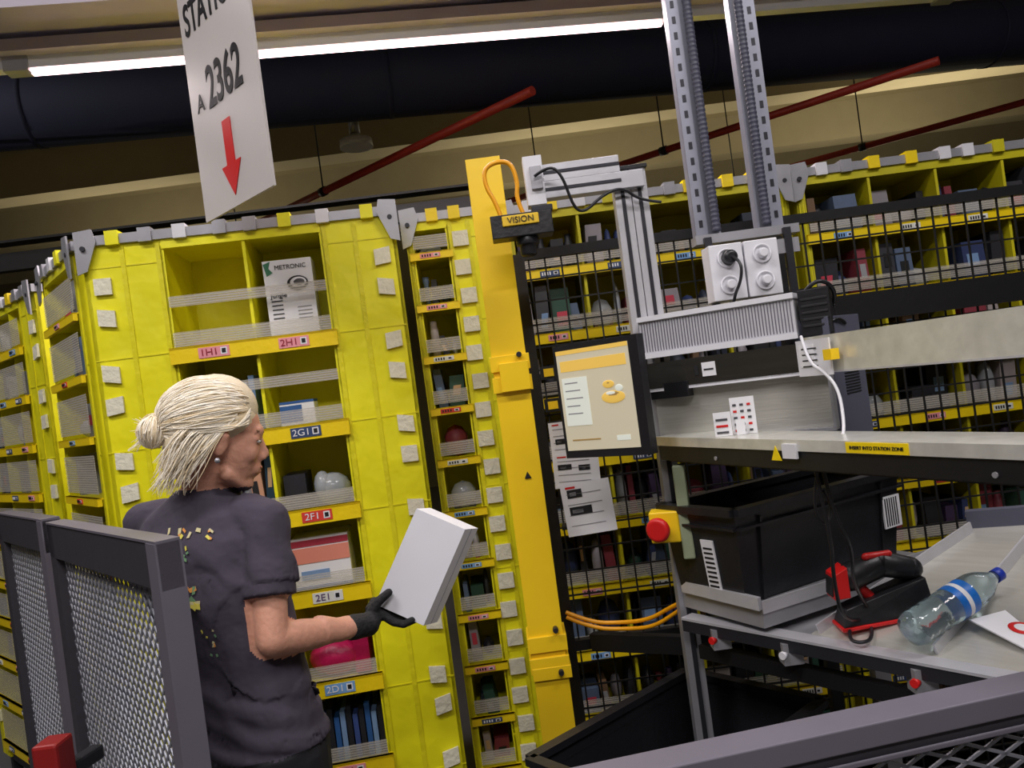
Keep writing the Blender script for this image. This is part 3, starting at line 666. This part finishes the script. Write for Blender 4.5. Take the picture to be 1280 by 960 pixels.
def tote(name,c0,c1,c2,z0,z1,taper=.03,lab=True):
    o=V((c0[0],c0[1],0)); S=V((c1[0],c1[1],0))-o; Lg=V((c2[0],c2[1],0))-o; s=S.length; l=Lg.length
    X=Lg.normalized(); Yd=S.normalized()
    Mx=Matrix(((X.x,Yd.x,0,o.x),(X.y,Yd.y,0,o.y),(0,0,1,0),(0,0,0,1)))
    b=B(name,Mx); t=taper; w=.006
    def ring(x0,x1,y0,y1,z): return [(x0,y0,z),(x1,y0,z),(x1,y1,z),(x0,y1,z)]
    ob=ring(t,l-t,t,s-t,z0); ot=ring(0.01,l-.01,.01,s-.01,z1)
    b.hexa(ring(t,l-t,t,s-t,z0)+ring(t,l-t,t,s-t,z0+.006),BPL)
    for i in range(4):
        j=(i+1)%4; cx,cyy=l/2,s/2
        def inn(p,k=w): return (p[0]+math.copysign(k,cx-p[0]),p[1]+math.copysign(k,cyy-p[1]),p[2])
        b.hexa([ob[i],ob[j],inn(ob[j]),inn(ob[i]),ot[i],ot[j],inn(ot[j]),inn(ot[i])],BPL)
        b.beam(V(ot[i]),V(ot[j]),.03,.018,BPL); b.beam(V(ot[i])-V((0,0,.04)),V(ot[j])-V((0,0,.04)),.02,.006,BPL)
    for k in (1,6):
        x=l*k/7; b.hexa([(x-.004,t-.006,z0),(x+.004,t-.006,z0),(x+.004,t,z0),(x-.004,t,z0),(x-.004,.004,z1-.02),(x+.004,.004,z1-.02),(x+.004,.012,z1-.02),(x-.004,.012,z1-.02)],BPL)
    if lab:
        b.hexa([(t-.006,s*.35,z0+.02),(t-.006,s*.5,z0+.02),(t-.003,s*.5,z0+.02),(t-.003,s*.35,z0+.02),(.012,s*.35,z0+.15),(.012,s*.5,z0+.15),(.016,s*.5,z0+.15),(.016,s*.35,z0+.15)],PAPER)
        for i in range(9): 
            zz=z0+.03+i*.012; xx=t-.007-(t-.019)*(zz-z0-.02)/.13; b.box(xx-.0005,xx+.0005,s*.37,s*.48,zz,zz+.005,INK)
        b.box(l*.86,l*.97,-.002+t*.35,t*.3+.004,z0+.08,z1-.06,PAPER)
        for i in range(6): b.box(l*.87+i*.009,l*.87+.004+i*.009,-.003+t*.35,t*.35-.001,z0+.085,z1-.065,INK)
    return b.done()
tote('storage_tote',(.475,1.875),(.33,2.11),(1.02,2.17),1.003,1.228)
b=B('tote_ledge',None,WS)
b.plate([(.375,2.12,.955),(.51,1.87,.955),(1.05,2.13,.955),(.92,2.38,.955)],.045,GREY)
b.plate([(.37,2.10,1.0),(.50,1.86,1.0),(.51,1.87,1.0),(.38,2.11,1.0)],.03,ALU); b.plate([(.51,1.865,.99),(1.05,2.125,.99),(1.05,2.13,.99),(.51,1.87,.99)],.03,ALU); b.done()
tote('storage_tote',(.20,1.575),(-.09,1.90),(.68,2.0),.47,.71,lab=False)
b=B('tote_stand'); b.plate([(-.05,1.88,.44),(.2,1.60,.44),(.66,2.0,.44),(.40,2.26,.44)],.025,DGREY)
for p in ((.0,1.87),(.2,1.65),(.6,2.0),(.4,2.2)): b.beam((p[0],p[1],0),(p[0],p[1],.45),.03,.03,DGREY,up=(0,1,0))
b.done()

# handheld scanner resting in its cradle
M=frame((.755,1.80,.965),(.93,-.05,0)); 
b=B('handheld_scanner',M@Matrix.Rotation(-.08,4,'Y'))
b.hexa([(-.10,-.038,0),(.11,-.045,0),(.11,.045,0),(-.10,.038,0),(-.10,-.038,.008),(.11,-.045,.008),(.11,.045,.008),(-.10,.038,.008)],RED)
b.hexa([(-.095,-.034,.008),(.105,-.042,.008),(.105,.042,.008),(-.095,.034,.008),(-.08,-.026,.045),(.10,-.034,.085),(.10,.034,.085),(-.08,.026,.045)],BPL)
b.limb((.085,0,.10),(.02,0,.125),.026,.030,BPL); b.limb((.02,0,.125),(-.05,0,.108),.030,.032,BPL)
b.hexa([(-.100,-.028,.070),(-.065,-.03,.070),(-.065,.03,.070),(-.100,.028,.070),(-.092,-.028,.125),(-.06,-.03,.138),(-.06,.03,.138),(-.092,.028,.125)],RED)
b.hexa([(-.103,-.022,.077),(-.099,-.022,.077),(-.099,.022,.077),(-.103,.022,.077),(-.095,-.022,.118),(-.091,-.022,.118),(-.091,.022,.118),(-.095,.022,.118)],INK)
b.limb((-.03,0,.08),(-.015,0,.055),.010,.012,RED); b.limb((-.01,-.012,.148),(.04,-.012,.146),.009,.008,RED)
b.done(bevel=.003)
tube('scanner_cable',[(.68,1.79,.965),(.65,1.74,.955),(.66,1.70,.955),(.70,1.72,.955),(.72,1.78,.965)],.004,BPL)

BT=mat('bottle_pet',(215,238,245),.05,trans=.92,bump=.15,scale=40); BB=mat('bottle_label',(30,110,200),.35,0,0,40,.45); CAPM=mat('bottle_cap',(20,50,160),.4)
b=B('water_bottle'); p0=V((.735,1.63,.992)); ax=V((.245,.085,.066)).normalized()
b.lathe(p0,ax,[(0,.020),(.004,.032),(.02,.037),(.03,.034),(.04,.037),(.05,.034),(.06,.037),(.07,.034),(.08,.037),(.09,.034),(.10,.0365),(.165,.0365),(.17,.037),(.19,.037),(.212,.032),(.24,.018),(.25,.0125),(.262,.0125)],BT,24)
b.lathe(p0,ax,[(.118,.0375),(.165,.0375)],BB,24,False); b.lathe(p0,ax,[(.135,.0379),(.146,.0379)],PAPER,24,False)
b.lathe(p0,ax,[(.254,.0145),(.272,.0145),(.274,.011)],CAPM,16); b.done()
b=B('paper_card',frame((.955,1.585,.972),(1,.3,0))@Matrix.Rotation(.2,4,'X')); b.box(-.06,.14,-.09,.09,.0,.003,PAPER); b.ell((.0,.02,.004),(.026,.026,.002),RED); b.ell((.0,.02,.005),(.016,.016,.002),PAPER); b.box(.03,.09,.01,.05,.003,.004,RED)
for i in range(6): b.box(-.04,.08,-.07+i*.008,-.067+i*.008,.003,.0035,INK)
b.done()
tube('yellow_power_cable',[(.07,2.40,.90),(.14,2.38,.865),(.22,2.36,.86),(.30,2.30,.875),(.36,2.22,.93),(.39,2.16,.96)],.006,ORANGE)
tube('yellow_power_cable',[(.07,2.40,.885),(.14,2.37,.85),(.24,2.34,.845),(.31,2.28,.86),(.37,2.20,.92),(.40,2.15,.955)],.006,ORANGE)

# ---------------------------------------------------------------- foreground rail with mesh
g0=V((-.6,.92,1.078)); g1=V((1.35,1.23,1.078)); gd=(g1-g0).normalized(); gn=V((gd.y,-gd.x,0))
b=B('guard_rail')
b.beam(g0,g1,.055,.032,LILAC); b.beam(g0-V((0,0,.028)),g1-V((0,0,.028)),.04,.022,FENCE); b.beam(g0+gn*.024-V((0,0,.034)),g1+gn*.024-V((0,0,.034)),.004,.008,LILAC)
b.beam(g0-V((0,0,.95)),g1-V((0,0,.95)),.05,.05,FENCE)
for k in (0,1): q=(g0,g1)[k]; b.beam(q-V((0,0,1.078)),q,.05,.05,LILAC,up=gd)
gr=b.done(bevel=.003)
b=B('mesh',parent=gr); b.lattice(g0-V((0,0,.95)),gd,(0,0,1),(g1-g0).length,.91,.06,.026,.0045,MESHM); b.done()

# ---------------------------------------------------------------- left fence gate
def fence(name,pA,pB,zt,postw=.05):
    pA=V(pA);pB=V(pB); L=(pB-pA).length; M=frame((pA.x,pA.y,0),pB-pA); b=B(name,M)
    b.box(0,postw,-.02,.02,.0,zt,FENCE); b.box(L-postw*1.0,L,-.024,.024,0,zt,LILAC)
    b.box(0,L,-.02,.02,zt-.085,zt,FENCE); b.box(0,L,-.02,.02,.12,.18,FENCE); b.box(0,L,-.022,.022,zt,zt+.005,LILAC)
    b.lattice((postw,0,.18),(1,0,0),(0,0,1),L-2*postw,zt-.265,.030,.034,.006,MESHM)
    return b.done()
fence('mesh_fence_gate',(-1.225,2.08,0),(-.652,1.44,0),1.40)
fence('mesh_fence_gate',(-1.68,2.58,0),(-1.26,2.12,0),1.405)
b=B('red_latch'); b.box(-1.0,-.95,1.52,1.58,.93,1.035,mat('latch_red',(140,26,26),.4)); b.beam((-.975,1.56,.96),(-.95,1.66,.96),.03,.03,DGREY); b.done(bevel=.006)

# ---------------------------------------------------------------- lights
def area(name,loc,sx,sy,p,col=(1,.95,.93),rot=(0,0,0)):
    l=bpy.data.lights.new(name,'AREA'); l.shape='RECTANGLE'; l.size=sx; l.size_y=sy; l.energy=p; l.color=col
    o=bpy.data.objects.new(name,l); scene.collection.objects.link(o); o.location=loc; o.rotation_euler=rot; return o
area('led_light',(-.37,2.86,2.86),2.2,.05,30,(1,.87,.88),(0,0,.125))
for x,y,p in ((-1.6,.6,68),(1.6,.6,58),(0,-1.6,92),(-4,3.5,40),(4,3.5,14)):  # added fill: unseen ceiling battens around the camera, each with an area light
    b=B('fill_batten'); b.box(x-.9,x+.9,y-.07,y+.07,4.02,4.08,WHITE); b.box(x-.88,x+.88,y-.05,y+.05,4.012,4.02,mat('fill_diffuser',(255,246,240),.5,emis=3))
    for k in (-.7,.7): b.cyl((x+k,y,4.08),(x+k,y,4.8),.005,DGREY,6)
    b.done(); area('fill_batten_light',(x,y,4.0),1.8,.3,p,(1,.95,.95))
for x,y,p in ((-4,9.5,34),(1,9.5,46),(5,9.0,65)): area('far_light',(x,y,2.9),2,2,p,(1,.88,.6),(math.pi,0,0))
w=bpy.data.worlds.new('world'); scene.world=w; w.use_nodes=True; w.node_tree.nodes['Background'].inputs[0].default_value=(.5,.5,.55,1); w.node_tree.nodes['Background'].inputs[1].default_value=.3

# ---------------------------------------------------------------- camera
cam=bpy.data.cameras.new('camera'); co=bpy.data.objects.new('camera',cam); scene.collection.objects.link(co)
cam.sensor_width=36; cam.lens=36*1000/1280; cam.clip_start=.02
th=math.radians(7.6)
co.matrix_world=Matrix.Translation((0,0,1.6))@Matrix.Rotation(math.pi/2,4,'X')@Matrix.Rotation(-th,4,'Z')
scene.camera=co
